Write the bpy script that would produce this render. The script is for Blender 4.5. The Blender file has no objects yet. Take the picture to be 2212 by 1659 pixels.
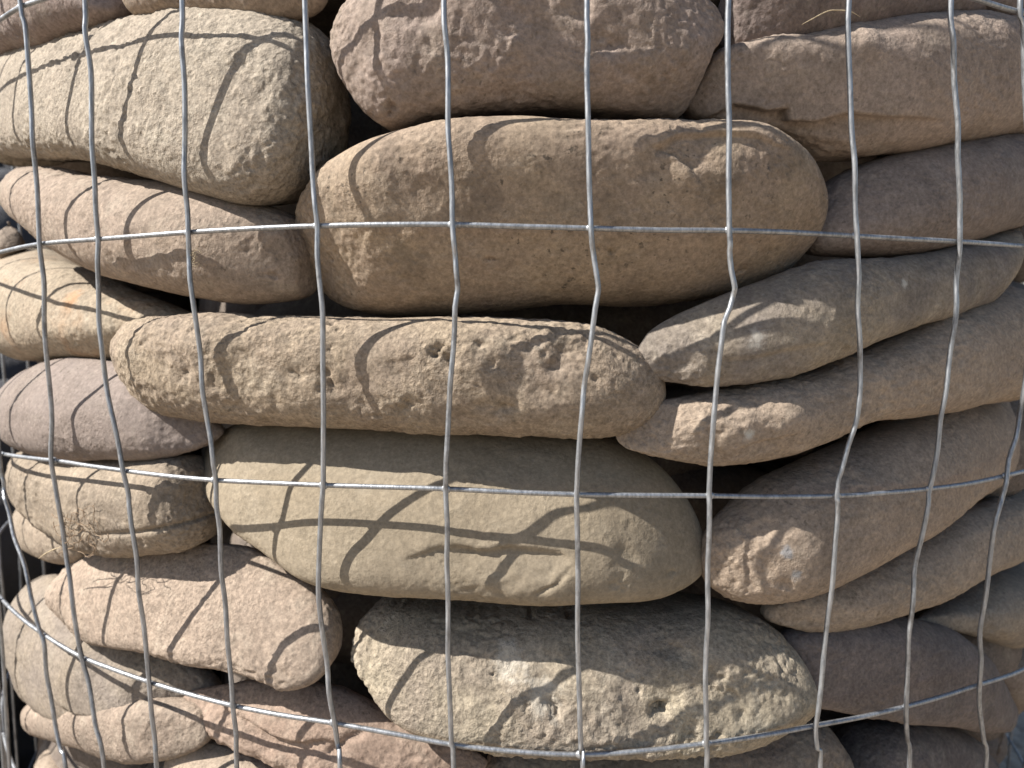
import bpy, math, time
import numpy as np
from mathutils import Matrix, Vector

# ------------------------------------------------------------------ camera
F_PX, CAM_D, R = 1579.9, 0.7055, 0.4350          # focal length in px of a 2212 px wide picture, camera distance, basket radius (m)
PITCH, YAW, ROLL = -0.1254, 0.0215, -0.0049
W0, H0 = 2212.0, 1659.0
GROUND_Z = -0.50
scn = bpy.context.scene
COL = scn.collection

def rotm(p, y, r):
    cy, sy, cp, sp, cr, sr = math.cos(y), math.sin(y), math.cos(p), math.sin(p), math.cos(r), math.sin(r)
    Rz = np.array([[cy, -sy, 0], [sy, cy, 0], [0, 0, 1]]); Rx = np.array([[1, 0, 0], [0, cp, -sp], [0, sp, cp]])
    Ry = np.array([[cr, 0, sr], [0, 1, 0], [-sr, 0, cr]])
    return Rz @ Rx @ Ry
CM = rotm(PITCH, YAW, ROLL)
CAM = np.array([0.0, -CAM_D, 0.0])
cam = bpy.data.cameras.new('camera'); cam_o = bpy.data.objects.new('camera', cam); COL.objects.link(cam_o)
cam.sensor_width = 36.0; cam.lens = 36.0 * F_PX / W0; cam.clip_start = 0.01; cam.clip_end = 200.0
m = Matrix.Identity(4)
for i in range(3):
    m[i][0] = CM[i, 0]; m[i][1] = CM[i, 2]; m[i][2] = -CM[i, 1]; m[i][3] = CAM[i]
cam_o.matrix_world = m
cam.dof.use_dof = True; cam.dof.focus_distance = 0.285; cam.dof.aperture_fstop = 12.0
scn.camera = cam_o

# ------------------------------------------------------------------ light
SUN_DIR = np.array([-1.0, -0.25, 1.0]); SUN_DIR /= np.linalg.norm(SUN_DIR)
world = bpy.data.worlds.new('World'); scn.world = world; world.use_nodes = True
wn = world.node_tree.nodes; wl = world.node_tree.links
bg = wn['Background']; sky = wn.new('ShaderNodeTexSky'); sky.sky_type = 'NISHITA'; sky.sun_disc = False
sky.sun_elevation = math.asin(SUN_DIR[2]); sky.sun_rotation = math.atan2(SUN_DIR[0], SUN_DIR[1])
wl.new(sky.outputs[0], bg.inputs[0]); bg.inputs[1].default_value = 0.066
sun = bpy.data.lights.new('sun', 'SUN'); sun.energy = 5.0; sun.angle = math.radians(0.53); sun.color = (1.0, 0.95, 0.88)
sun_o = bpy.data.objects.new('sun', sun); COL.objects.link(sun_o)
sun_o.rotation_euler = Vector(SUN_DIR.tolist()).to_track_quat('Z', 'Y').to_euler(); sun_o.location = (-2, -1, 3)
vs = scn.view_settings; vs.view_transform = 'Standard'; vs.look = 'None'; vs.gamma = 1.0; vs.exposure = 1.2
vs.use_curve_mapping = False
scn.cycles.max_bounces = 8; scn.cycles.diffuse_bounces = 6

# ------------------------------------------------------------------ helpers
def rays(px):
    px = np.asarray(px, float).reshape(-1, 2)
    d = np.stack([(px[:, 0] - W0 / 2) / F_PX, np.ones(len(px)), (H0 / 2 - px[:, 1]) / F_PX], 1) @ CM.T
    return d / np.linalg.norm(d, axis=1)[:, None]

def on_cylinder(px, rad):
    """points where the pixels' rays meet an upright cylinder about the basket axis"""
    d = rays(px); a = d[:, 0]**2 + d[:, 1]**2; b = CAM[0]*d[:, 0] + CAM[1]*d[:, 1]; c = CAM[0]**2 + CAM[1]**2 - rad**2
    disc = np.maximum(b*b - a*c, 0.0); t = (-b - np.sqrt(disc)) / a
    return CAM + t[:, None] * d

def on_plane(px, o, n):
    d = rays(px); t = ((o - CAM) @ n) / (d @ n)
    return CAM + t[:, None] * d

def hash3(ix, iy, iz, seed):
    h = (ix.astype(np.int64)*374761393 + iy.astype(np.int64)*668265263 + iz.astype(np.int64)*2147483647 + seed*974711) & 0xffffffff
    h = ((h ^ (h >> 13)) * 1274126177) & 0xffffffff
    h = ((h ^ (h >> 15)) * 2246822519) & 0xffffffff
    return (((h ^ (h >> 16)) & 0xffff).astype(np.float32)) / 32767.5 - 1.0

def vnoise(p, seed):
    i = np.floor(p); f = (p - i).astype(np.float32); i = i.astype(np.int64)
    u = f*f*f*(f*(f*6 - 15) + 10)
    x0, y0, z0 = i[:, 0], i[:, 1], i[:, 2]
    def L(a, b, t): return a + (b - a)*t
    c = [[[hash3(x0+dx, y0+dy, z0+dz, seed) for dz in (0, 1)] for dy in (0, 1)] for dx in (0, 1)]
    zz = [[L(c[a][b][0], c[a][b][1], u[:, 2]) for b in (0, 1)] for a in (0, 1)]
    yy = [L(zz[a][0], zz[a][1], u[:, 1]) for a in (0, 1)]
    return L(yy[0], yy[1], u[:, 0])

def fbm(p, seed, octv=3, gain=0.5):
    s = 0; a = 1.0; q = p.copy()
    for k in range(octv):
        s = s + a * vnoise(q + 17.3*k, seed + k*31); q = q*2.03; a *= gain
    return s

def mesh_from_grid(name, V, nu, nv, caps=None):
    """V: (nu*nv) ring vertices (nv round each ring, closed) + optional two pole vertices"""
    me = bpy.data.meshes.new(name)
    i = np.arange(nu - 1)[:, None]; j = np.arange(nv)[None, :]; j2 = (j + 1) % nv
    q = np.stack([i*nv + j, i*nv + j2, (i+1)*nv + j2, (i+1)*nv + j], -1).reshape(-1, 4)
    loops = [q.ravel()]; tot = [np.full(len(q), 4)]
    if caps:
        jj = np.arange(nv); k2 = (jj + 1) % nv
        t0 = np.stack([np.full(nv, nu*nv), k2, jj], -1); t1 = np.stack([np.full(nv, nu*nv + 1), (nu-1)*nv + jj, (nu-1)*nv + k2], -1)
        loops += [t0.ravel(), t1.ravel()]; tot += [np.full(nv, 3), np.full(nv, 3)]
    loops = np.concatenate(loops).astype(np.int32); tot = np.concatenate(tot).astype(np.int32)
    me.vertices.add(len(V)); me.vertices.foreach_set('co', V.astype(np.float32).ravel())
    me.loops.add(len(loops)); me.loops.foreach_set('vertex_index', loops)
    me.polygons.add(len(tot)); me.polygons.foreach_set('loop_start', np.concatenate([[0], np.cumsum(tot)[:-1]]).astype(np.int32))
    me.update(calc_edges=True); me.validate()
    me.polygons.foreach_set('use_smooth', np.ones(len(me.polygons), bool)); me.update()
    return me

def link(name, me, mat=None, parent=None):
    o = bpy.data.objects.new(name, me); COL.objects.link(o)
    if mat is not None: me.materials.append(mat)
    if parent is not None: o.parent = parent
    return o

def tag(o, label, cat, group=None):
    o['label'] = label; o['category'] = cat
    if group: o['group'] = group
    return o

def smooth_line(P, step):
    """Catmull-Rom through P, resampled"""
    P = np.asarray(P, float); Q = np.vstack([2*P[0] - P[1], P, 2*P[-1] - P[-2]]); out = []
    for k in range(1, len(Q) - 2):
        n = max(2, int(np.linalg.norm(Q[k+1] - Q[k]) / step) + 1); t = np.linspace(0, 1, n, endpoint=False)[:, None]
        a, b, c, d = Q[k-1], Q[k], Q[k+1], Q[k+2]
        out.append(0.5*((2*b) + (c - a)*t + (2*a - 5*b + 4*c - d)*t*t + (-a + 3*b - 3*c + d)*t**3))
    out.append(P[-1:]); return np.vstack(out)

def tube(name, P, rad, sides=10, closed=False, taper=None):
    P = np.asarray(P, float); n = len(P)
    if closed:
        T = np.roll(P, -1, 0) - np.roll(P, 1, 0)
    else:
        T = np.gradient(P, axis=0)
    T /= np.linalg.norm(T, axis=1)[:, None]
    rad_dir = np.stack([P[:, 0], P[:, 1], np.zeros(n)], 1); rad_dir += np.array([0, 1e-4, 0])
    N = rad_dir - (rad_dir*T).sum(1)[:, None]*T; N /= np.linalg.norm(N, axis=1)[:, None]
    B = np.cross(T, N)
    a = np.linspace(0, 2*math.pi, sides, endpoint=False)
    rr = np.full(n, rad) if taper is None else rad*taper
    V = P[:, None, :] + rr[:, None, None]*(np.cos(a)[None, :, None]*N[:, None, :] + np.sin(a)[None, :, None]*B[:, None, :])
    V = V.reshape(-1, 3)
    if closed:
        V = np.vstack([V, V[:sides]]); return mesh_from_grid(name, V, n + 1, sides)
    V = np.vstack([V, P[0], P[-1]])
    return mesh_from_grid(name, V, n, sides, caps=True)

# ------------------------------------------------------------------ materials
class NT:
    def __init__(self, name):
        self.m = bpy.data.materials.new(name); self.m.use_nodes = True
        self.t = self.m.node_tree; self.b = self.t.nodes['Principled BSDF']
        self.co = self.t.nodes.new('ShaderNodeTexCoord')
    def n(self, kind, **kw):
        x = self.t.nodes.new(kind)
        for k, v in kw.items(): setattr(x, k, v)
        return x
    def l(self, a, b): self.t.links.new(a, b)
    def mapping(self, loc=(0, 0, 0), scale=(1, 1, 1)):
        mp = self.n('ShaderNodeMapping'); mp.inputs['Location'].default_value = loc; mp.inputs['Scale'].default_value = scale
        self.l(self.co.outputs['Object'], mp.inputs['Vector']); return mp.outputs[0]
    def noise(self, vec, scale, detail=4, rough=0.55, dist=0.0):
        x = self.n('ShaderNodeTexNoise'); x.inputs['Scale'].default_value = scale; x.inputs['Detail'].default_value = detail
        x.inputs['Roughness'].default_value = rough; x.inputs['Distortion'].default_value = dist; self.l(vec, x.inputs['Vector']); return x.outputs['Fac']
    def ramp(self, fac, stops):
        x = self.n('ShaderNodeValToRGB'); e = x.color_ramp.elements
        while len(e) < len(stops): e.new(0.5)
        for k, (p, c) in enumerate(stops):
            e[k].position = p; e[k].color = (c, c, c, 1) if not isinstance(c, (tuple, list)) else (*c, 1)
        self.l(fac, x.inputs[0]); return x.outputs[0]
    def mix(self, fac, a, b, mode='MIX'):
        x = self.n('ShaderNodeMix'); x.data_type = 'RGBA'; x.blend_type = mode
        for s, v in ((0, fac), (6, a), (7, b)):
            if isinstance(v, (int, float)): x.inputs[s].default_value = v
            elif isinstance(v, (tuple, list)): x.inputs[s].default_value = (*v, 1)
            else: self.l(v, x.inputs[s])
        return x.outputs[2]
    def math(self, op, a, b=0.0):
        x = self.n('ShaderNodeMath', operation=op)
        for s, v in ((0, a), (1, b)):
            if isinstance(v, (int, float)): x.inputs[s].default_value = v
            else: self.l(v, x.inputs[s])
        return x.outputs[0]

def stone_material(name, base, alt, seed, pale=0.25, dark=0.35, band=0.0, grain=1.0, bump=1.0, speck=0.5, rust=0.0):
    t = NT(name); rng = np.random.RandomState(seed)
    v = t.mapping(tuple(rng.uniform(-5, 5, 3)))
    c = t.mix(t.ramp(t.noise(v, 22, 5, 0.6, 0.6), [(0.36, 0.0), (0.64, 1.0)]), base, alt)
    # worn pale crust and dark mineral mottling in patches of their own shape
    c = t.mix(t.math('MULTIPLY', t.ramp(t.noise(v, 60, 6, 0.68, 0.8), [(0.52, 0.0), (0.70, 1.0)]), pale), c, (0.56, 0.50, 0.40))
    dk = t.ramp(t.noise(v, 42, 8, 0.72, 0.4), [(0.50, 0.0), (0.68, 1.0)])
    c = t.mix(t.math('MULTIPLY', dk, dark), c, tuple(x*0.36 for x in base))
    if rust:
        c = t.mix(t.math('MULTIPLY', t.ramp(t.noise(v, 30, 5, 0.6), [(0.52, 0.0), (0.68, 1.0)]), rust), c, (0.36, 0.19, 0.085))
    if band:
        vb = t.mapping(tuple(rng.uniform(-5, 5, 3)), (0.25, 1, 3.5))
        c = t.mix(t.math('MULTIPLY', t.ramp(t.noise(vb, 40, 5, 0.6, 0.5), [(0.42, 0.0), (0.66, 1.0)]), band), c, tuple(x*0.6 for x in alt))
    # sand grains: light and dark, about a millimetre
    g = t.noise(v, 620, 3, 0.7); g2 = t.noise(v, 260, 5, 0.7)
    k = t.ramp(g, [(0.30, 1 - 0.42*grain), (0.70, 1.0)]); c = t.mix(1.0, c, k, 'MULTIPLY')
    k = t.ramp(g2, [(0.32, 1 - 0.30*grain), (0.66, 1.0)]); c = t.mix(1.0, c, k, 'MULTIPLY')
    # dark specks
    sp = t.math('MULTIPLY', t.ramp(t.noise(v, 430, 2, 0.5), [(0.63, 0.0), (0.70, 1.0)]), t.ramp(t.noise(v, 35, 4, 0.6), [(0.45, 0.0), (0.6, 1.0)]))
    c = t.mix(t.math('MULTIPLY', sp, speck), c, (0.055, 0.045, 0.035))
    t.l(c, t.b.inputs['Base Color'])
    t.b.inputs['Roughness'].default_value = 0.88; t.b.inputs['Specular IOR Level'].default_value = 0.25
    h = t.math('ADD', t.math('MULTIPLY', g, 0.55), t.math('MULTIPLY', g2, 1.1))
    vo = t.n('ShaderNodeTexVoronoi'); vo.inputs['Scale'].default_value = 330; t.l(v, vo.inputs['Vector'])
    h = t.math('ADD', h, t.math('MULTIPLY', t.ramp(vo.outputs['Distance'], [(0.0, 0.0), (0.45, 1.0)]), 0.35))
    # some patches worn smooth, others coarse
    h = t.math('MULTIPLY', h, t.ramp(t.noise(v, 28, 3, 0.6), [(0.38, 0.35), (0.62, 1.0)]))
    bp = t.n('ShaderNodeBump'); bp.inputs['Strength'].default_value = 0.75*bump; bp.inputs['Distance'].default_value = 0.0011
    t.l(h, bp.inputs['Height']); t.l(bp.outputs[0], t.b.inputs['Normal'])
    return t.m

def wire_material():
    t = NT('galvanised_steel'); v = t.mapping((3.1, 1.7, 0.4), (1, 1, 0.16))
    v2 = t.mapping((0.3, 4.0, 2.0))
    c = t.mix(t.ramp(t.noise(v, 900, 4, 0.6), [(0.35, 0.0), (0.7, 1.0)]), (0.19, 0.20, 0.215), (0.37, 0.385, 0.405))
    c = t.mix(t.math('MULTIPLY', t.ramp(t.noise(v2, 70, 5, 0.7), [(0.56, 0.0), (0.68, 1.0)]), 0.8), c, (0.13, 0.13, 0.135))
    t.l(c, t.b.inputs['Base Color']); t.b.inputs['Metallic'].default_value = 0.7
    t.l(t.ramp(t.noise(v2, 300, 3, 0.6), [(0.3, 0.34), (0.7, 0.56)]), t.b.inputs['Roughness'])
    bp = t.n('ShaderNodeBump'); bp.inputs['Strength'].default_value = 0.5; bp.inputs['Distance'].default_value = 0.0003
    t.l(t.noise(v, 700, 3, 0.6), bp.inputs['Height']); t.l(bp.outputs[0], t.b.inputs['Normal'])
    return t.m

def ground_material():
    t = NT('gravel_ground'); v = t.mapping()
    vo = t.n('ShaderNodeTexVoronoi'); vo.inputs['Scale'].default_value = 70; t.l(v, vo.inputs['Vector'])
    c = t.mix(t.noise(v, 9, 5, 0.6), (0.34, 0.275, 0.205), (0.42, 0.34, 0.255))
    c = t.mix(t.math('MULTIPLY', t.ramp(vo.outputs['Color'], [(0.2, 0.0), (0.8, 1.0)]), 0.5), c, (0.18, 0.15, 0.12))
    t.l(c, t.b.inputs['Base Color']); t.b.inputs['Roughness'].default_value = 0.95
    bp = t.n('ShaderNodeBump'); bp.inputs['Strength'].default_value = 1.0; bp.inputs['Distance'].default_value = 0.008
    t.l(vo.outputs['Distance'], bp.inputs['Height']); bp.invert = True; t.l(bp.outputs[0], t.b.inputs['Normal'])
    return t.m

def plain(name, col, rough=0.9):
    t = NT(name); v = t.mapping()
    c = t.mix(t.noise(v, 60, 6, 0.65), tuple(x*0.6 for x in col), tuple(min(1, x*1.4) for x in col)); t.l(c, t.b.inputs['Base Color'])
    t.b.inputs['Roughness'].default_value = rough
    bp = t.n('ShaderNodeBump'); bp.inputs['Strength'].default_value = 0.8; bp.inputs['Distance'].default_value = 0.004
    t.l(t.noise(v, 160, 6, 0.65), bp.inputs['Height']); t.l(bp.outputs[0], t.b.inputs['Normal'])
    return t.m

# ------------------------------------------------------------------ the setting
gm = bpy.data.meshes.new('ground'); s = 60.0
gm.from_pydata([(-s, -s, GROUND_Z), (s, -s, GROUND_Z), (s, s, GROUND_Z), (-s, s, GROUND_Z)], [], [(0, 1, 2, 3)])
g = link('ground', gm, ground_material()); g['kind'] = 'structure'

# ------------------------------------------------------------------ the wire basket
RW = 0.00102                                        # wire radius
REG = {1: (0, 0), 2: (830, 0), 3: (1660, 0), 4: (0, 620), 5: (830, 620), 6: (1660, 620), 7: (0, 1240), 8: (830, 1240), 9: (1660, 1240)}
def rp(reg, pts):                                   # enlarged-region pixels -> picture pixels (2212 wide)
    ox, oy = REG[reg]; k = 900/2196.0; q = 2212/2560.0
    return [((ox + x*k)*q, (oy + y*k)*q) for x, y in pts]
TR = {
 0: [(4, [(5, 1050), (9, 1250), (22, 1450)]), (7, [(30, 0), (50, 100), (90, 250), (150, 420), (200, 620), (240, 800), (265, 900), (285, 1080), (310, 1240), (345, 1430), (380, 1550), (410, 1659)])],
 1: [(1, [(122, 0), (145, 150), (165, 380), (185, 650), (205, 850), (212, 1000), (225, 1180), (240, 1400), (247, 1500)]), (4, [(255, 100), (265, 220), (272, 450), (285, 620), (295, 850), (310, 1050), (322, 1270), (340, 1450)]), (7, [(358, 50), (375, 200), (400, 380), (425, 500), (460, 730), (500, 990), (535, 1150), (590, 1390), (645, 1659)])],
 2: [(1, [(520, 0), (530, 200), (548, 430), (555, 700), (562, 900), (575, 1100), (583, 1300), (592, 1470)]), (4, [(595, 80), (600, 250), (605, 450), (625, 600), (640, 780), (660, 910), (700, 1080), (725, 1220), (750, 1350), (775, 1500)]), (7, [(783, 50), (805, 180), (835, 380), (850, 580), (870, 780), (895, 1000), (910, 1150), (925, 1330), (945, 1500), (962, 1659)])],
 3: [(1, [(1112, 0), (1115, 250), (1128, 500), (1128, 750), (1122, 920), (1130, 1080), (1142, 1300), (1150, 1420)]), (4, [(1152, 50), (1170, 200), (1195, 420), (1215, 650), (1235, 850), (1255, 1030), (1285, 1180), (1305, 1320), (1312, 1420)]), (7, [(1322, 60), (1340, 200), (1352, 450), (1370, 650), (1390, 880), (1410, 1130), (1425, 1290), (1440, 1450), (1447, 1659)])],
 4: [(1, [(1860, 0), (1870, 250), (1885, 550), (1895, 850), (1905, 1080), (1925, 1270), (1935, 1380)]), (4, [(1940, 50), (1955, 230), (1970, 400), (1970, 700), (1972, 1000), (1970, 1300), (1970, 1440)]), (7, [(1962, 60), (1950, 230), (1945, 550), (1955, 720), (1970, 880), (1990, 1050), (2010, 1200), (2038, 1390), (2055, 1550), (2070, 1659)])],
 5: [(2, [(685, 0), (690, 170), (705, 350), (708, 600), (708, 800), (722, 980), (732, 1180), (735, 1370), (748, 1500)]), (5, [(751, 40), (758, 130), (765, 225), (763, 270), (752, 360), (748, 480), (738, 650), (725, 800), (712, 980), (705, 1150), (698, 1300), (692, 1470)]), (8, [(698, 60), (705, 200), (702, 400), (708, 600), (710, 780), (708, 950), (715, 1130), (722, 1300), (728, 1510), (742, 1659)])],
 6: [(2, [(1555, 0), (1560, 250), (1555, 420), (1560, 650), (1565, 850), (1568, 1050), (1575, 1230), (1578, 1400), (1588, 1500)]), (5, [(1594, 20), (1605, 100), (1624, 230), (1622, 280), (1605, 370), (1585, 530), (1560, 700), (1540, 850), (1525, 1000), (1512, 1150), (1500, 1320), (1493, 1500)]), (8, [(1493, 60), (1498, 250), (1500, 500), (1498, 800), (1505, 1050), (1510, 1250), (1515, 1450), (1522, 1570), (1530, 1659)])],
 7: [(3, [(393, 0), (388, 250), (392, 500), (397, 750), (397, 950), (395, 1150), (398, 1400), (403, 1500)]), (6, [(402, 20), (412, 130), (429, 240), (427, 285), (400, 370), (368, 450), (350, 570), (332, 730), (318, 900), (300, 1080), (287, 1300), (278, 1500)]), (9, [(278, 60), (275, 250), (270, 450), (265, 750), (257, 950), (250, 1130), (255, 1350), (257, 1520), (262, 1659)])],
 8: [(3, [(1127, 0), (1128, 250), (1138, 500), (1145, 800), (1158, 1000), (1165, 1250), (1173, 1430)]), (6, [(1180, 40), (1188, 180), (1184, 350), (1195, 550), (1202, 720), (1190, 900), (1170, 1060), (1130, 1200), (1090, 1340), (1065, 1430), (1055, 1530)]), (9, [(1057, 30), (1062, 120), (1045, 300), (1025, 550), (1005, 750), (975, 950), (955, 1130), (935, 1300), (925, 1420), (935, 1540), (950, 1659)])],
 9: [(3, [(1748, 0), (1755, 250), (1775, 500), (1785, 750), (1790, 950), (1800, 1150), (1808, 1300), (1804, 1450)]), (6, [(1805, 40), (1795, 200), (1780, 400), (1750, 650), (1720, 870), (1692, 1050), (1670, 1230), (1640, 1400), (1622, 1500)]), (9, [(1612, 50), (1580, 230), (1540, 440), (1510, 640), (1490, 850), (1485, 1000), (1480, 1200), (1472, 1310), (1485, 1480), (1492, 1659)])],
 10: [(3, [(2180, 0), (2188, 150), (2198, 500), (2212, 900), (2225, 1300)]), (6, [(2222, 300), (2210, 700), (2196, 880), (2185, 1000), (2150, 1150), (2110, 1290), (2080, 1430), (2055, 1540)]), (9, [(2046, 50), (2010, 200), (1985, 420), (1960, 600), (1935, 830), (1930, 1000), (1925, 1150), (1935, 1300), (1950, 1480), (1960, 1659)])],
}
HOOPS = [   # joints traced in picture pixels
 [(42, 16), (2208, 27)],
 [(0, 545), (88, 527), (208, 517), (300, 510), (405, 502), (540, 494), (683, 488), (830, 485), (977, 485), (1120, 489), (1275, 493), (1425, 497), (1576, 498), (1710, 502), (1848, 510), (1960, 516), (2073, 522), (2212, 532)],
 [(5, 980), (118, 995), (190, 1006), (264, 1016), (360, 1028), (462, 1037), (580, 1043), (698, 1048), (830, 1052), (963, 1056), (1105, 1063), (1247, 1068), (1390, 1070), (1534, 1071), (1670, 1073), (1808, 1071), (1905, 1065), (2005, 1056), (2090, 1045), (2170, 1028), (2212, 1018)],
 [(87, 1365), (175, 1418), (245, 1446), (319, 1472), (410, 1500), (503, 1524), (610, 1545), (721, 1562), (850, 1585), (975, 1608), (1110, 1623), (1253, 1630), (1390, 1622), (1525, 1606), (1645, 1589), (1763, 1567), (1860, 1549), (1957, 1526), (2040, 1503), (2118, 1478), (2212, 1445)],
]
HZ = [0.1244 - 0.1016*k for k in range(4)]
steel = wire_material()
basket = bpy.data.objects.new('wire_basket', None); COL.objects.link(basket); basket.location = (0, 0, GROUND_Z)
tag(basket, 'round galvanised wire mesh basket wrapped around the packed stones', 'basket')
def child(name, me):
    o = link(name, me, steel, basket); o.matrix_parent_inverse = Matrix.Translation((0, 0, -GROUND_Z)); return o
Z_TOP, Z_BOT = 0.335, GROUND_Z + 0.004
rng = np.random.RandomState(4)
NW = 53; DA = 2*math.pi/NW; PH = -0.0091
vert_angle = {}
for k in range(NW):
    w = k - 20
    a_reg = (w - 5.5)*0.0508/R + PH
    if w in TR:
        px = []
        for reg, pts in TR[w]: px += rp(reg, pts)
        P = on_cylinder(px, R)
        a = np.arctan2(P[:, 0], -P[:, 1]); z = P[:, 2]
        if w == 0:
            keep = np.arange(len(a)) >= 2; a = a[keep]; z = z[keep]
    else:
        z = np.linspace(0.2, -0.3, 12); a = a_reg + rng.normal(0, 0.006, 12)
    a = np.concatenate([[a[0]*0.5 + a_reg*0.5, a[0]], a, [a[-1]*0.6 + a_reg*0.4, a_reg]]) if False else a
    za = np.concatenate([[Z_TOP, z[0] + 0.06], z, [z[-1] - 0.08, Z_BOT]])
    aa = np.concatenate([[a_reg, a[0]], a, [a[-1], a_reg]])
    o_ = np.argsort(-za); za = za[o_]; aa = aa[o_]
    rr = R + rng.normal(0, 0.0004, len(za))
    P = np.stack([rr*np.sin(aa), -rr*np.cos(aa), za], 1)
    P = smooth_line(P, 0.004)
    child('vertical_wire', tube('vertical_wire', P, RW, 12))
RH = R - 2*RW + 0.0002
for k in range(-2, 7):
    if 0 <= k < 4:
        P = on_cylinder(HOOPS[k], RH); a = np.arctan2(P[:, 0], -P[:, 1]); z = P[:, 2]; zm = HZ[k]
    else:
        a = np.array([0.0]); zm = 0.1244 - 0.1016*k; z = np.array([zm])
    if zm < Z_BOT: continue
    lo, hi = a[0], a[-1]
    ang = np.linspace(hi, lo + 2*math.pi, 60)[1:-1] if k != 0 else None
    if k == 0:
        aa = np.concatenate([a, np.linspace(hi, lo + 2*math.pi, 40)[1:-1]]); zz = np.concatenate([z, np.full(38, z.mean())])
        mid = np.linspace(lo, hi, 14)[1:-1]
        aa = np.concatenate([[lo], mid, aa[1:]]); zz = np.concatenate([[z[0]], np.interp(mid, [lo, hi], z) , zz[1:]])
    else:
        f = np.linspace(0, 1, len(ang)); e0 = z[-1] - zm; e1 = z[0] - zm
        zz = np.concatenate([z, zm + e0*np.exp(-f*9) + e1*np.exp(-(1-f)*9)]); aa = np.concatenate([a, ang])
    P = np.stack([RH*np.sin(aa), -RH*np.cos(aa), zz], 1)
    P = smooth_line(np.vstack([P, P[:1]]), 0.005)[:-1]
    # keep on the circle
    rr = np.hypot(P[:, 0], P[:, 1]); P[:, :2] *= (RH/rr)[:, None]
    child('hoop_wire', tube('hoop_wire', P, RW, 12, closed=True))

WELDS = [(88,527),(208,517),(405,502),(683,488),(977,485),(1275,493),(1576,498),(1848,510),(2073,522),(118,995),(264,1016),(462,1037),(698,1048),(963,1056),(1247,1068),(1534,1071),(1808,1071),(2005,1056),(2170,1028),
 (87,1365),(175,1418),(319,1472),(503,1524),(721,1562),(975,1608),(1253,1630),(1525,1606),(1763,1567),(1957,1526),(2118,1478),(42,16),(2208,27)]
def weld_mesh():
    nu, nv = 10, 14; th = (np.arange(nu) + 0.5)/nu*math.pi; ps = np.linspace(0, 2*math.pi, nv, endpoint=False)
    S = np.stack([np.cos(th)[:, None] + 0*ps, np.sin(th)[:, None]*np.cos(ps), np.sin(th)[:, None]*np.sin(ps)], -1).reshape(-1, 3)
    S = np.vstack([S, [1, 0, 0], [-1, 0, 0]])*np.array([1.75, 1.15, 1.55])*RW
    return mesh_from_grid('weld_joint', S*(1 + 0.12*fbm(S/RW*0.9, 5, 2))[:, None], nu, nv, caps=True)
wme = weld_mesh(); wme.materials.append(steel)
for k, P in enumerate(on_cylinder(WELDS, R - RW*1.05)):
    o = bpy.data.objects.new('weld_joint', wme); COL.objects.link(o); o.parent = basket; o.matrix_parent_inverse = Matrix.Translation((0, 0, -GROUND_Z))
    o.location = P; o.rotation_euler = (rng.uniform(-.2, .2), rng.choice([0, math.pi]), math.atan2(P[0], -P[1])); o.scale = [rng.uniform(0.85, 1.15)]*3

# ------------------------------------------------------------------ the stones
def catmull_closed(P, n):
    P = np.asarray(P, float); Q = np.vstack([P[-1], P, P[0], P[1]]); out = []
    for k in range(1, len(P) + 1):
        t = np.linspace(0, 1, n, endpoint=False)[:, None]; a, b, c, d = Q[k-1], Q[k], Q[k+1], Q[k+2]
        out.append(0.5*((2*b) + (c - a)*t + (2*a - 5*b + 4*c - d)*t*t + (-a + 3*b - 3*c + d)*t**3))
    return np.vstack(out)

def seg_dist(p, poly):
    """distance of 2-D points to a polyline and the side (+ = below/right of travel direction)"""
    best = np.full(len(p), 1e9); side = np.zeros(len(p)); par = np.zeros(len(p)); n = len(poly) - 1
    for i, (a, b) in enumerate(zip(poly[:-1], poly[1:])):
        d = b - a; L = d @ d; t = np.clip(((p - a) @ d) / L, 0, 1); q = a + t[:, None]*d; r = p - q
        dist = np.hypot(r[:, 0], r[:, 1]); k = dist < best
        best[k] = dist[k]; side[k] = (d[0]*r[:, 1] - d[1]*r[:, 0])[k]; par[k] = (i + t[k])/n
    return best, side, np.clip(4*par*(1 - par), 0, 1)**0.7

STEP_PX = 3.3
def to_arc(px, rad, ac):
    """pixels -> (arc length from the stone's middle, height) on a cylinder of that radius"""
    P = on_cylinder(px, R - 0.014); a = np.arctan2(P[:, 0], -P[:, 1])
    a = a + np.sign(a)*np.clip(np.hypot(P[:, 0], P[:, 1]) - (R - 0.014), 0, 0.03)/rad*2.5      # past the rim the stone goes on round the back
    return np.stack([(a - ac)*rad, P[:, 2]], 1)

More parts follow.
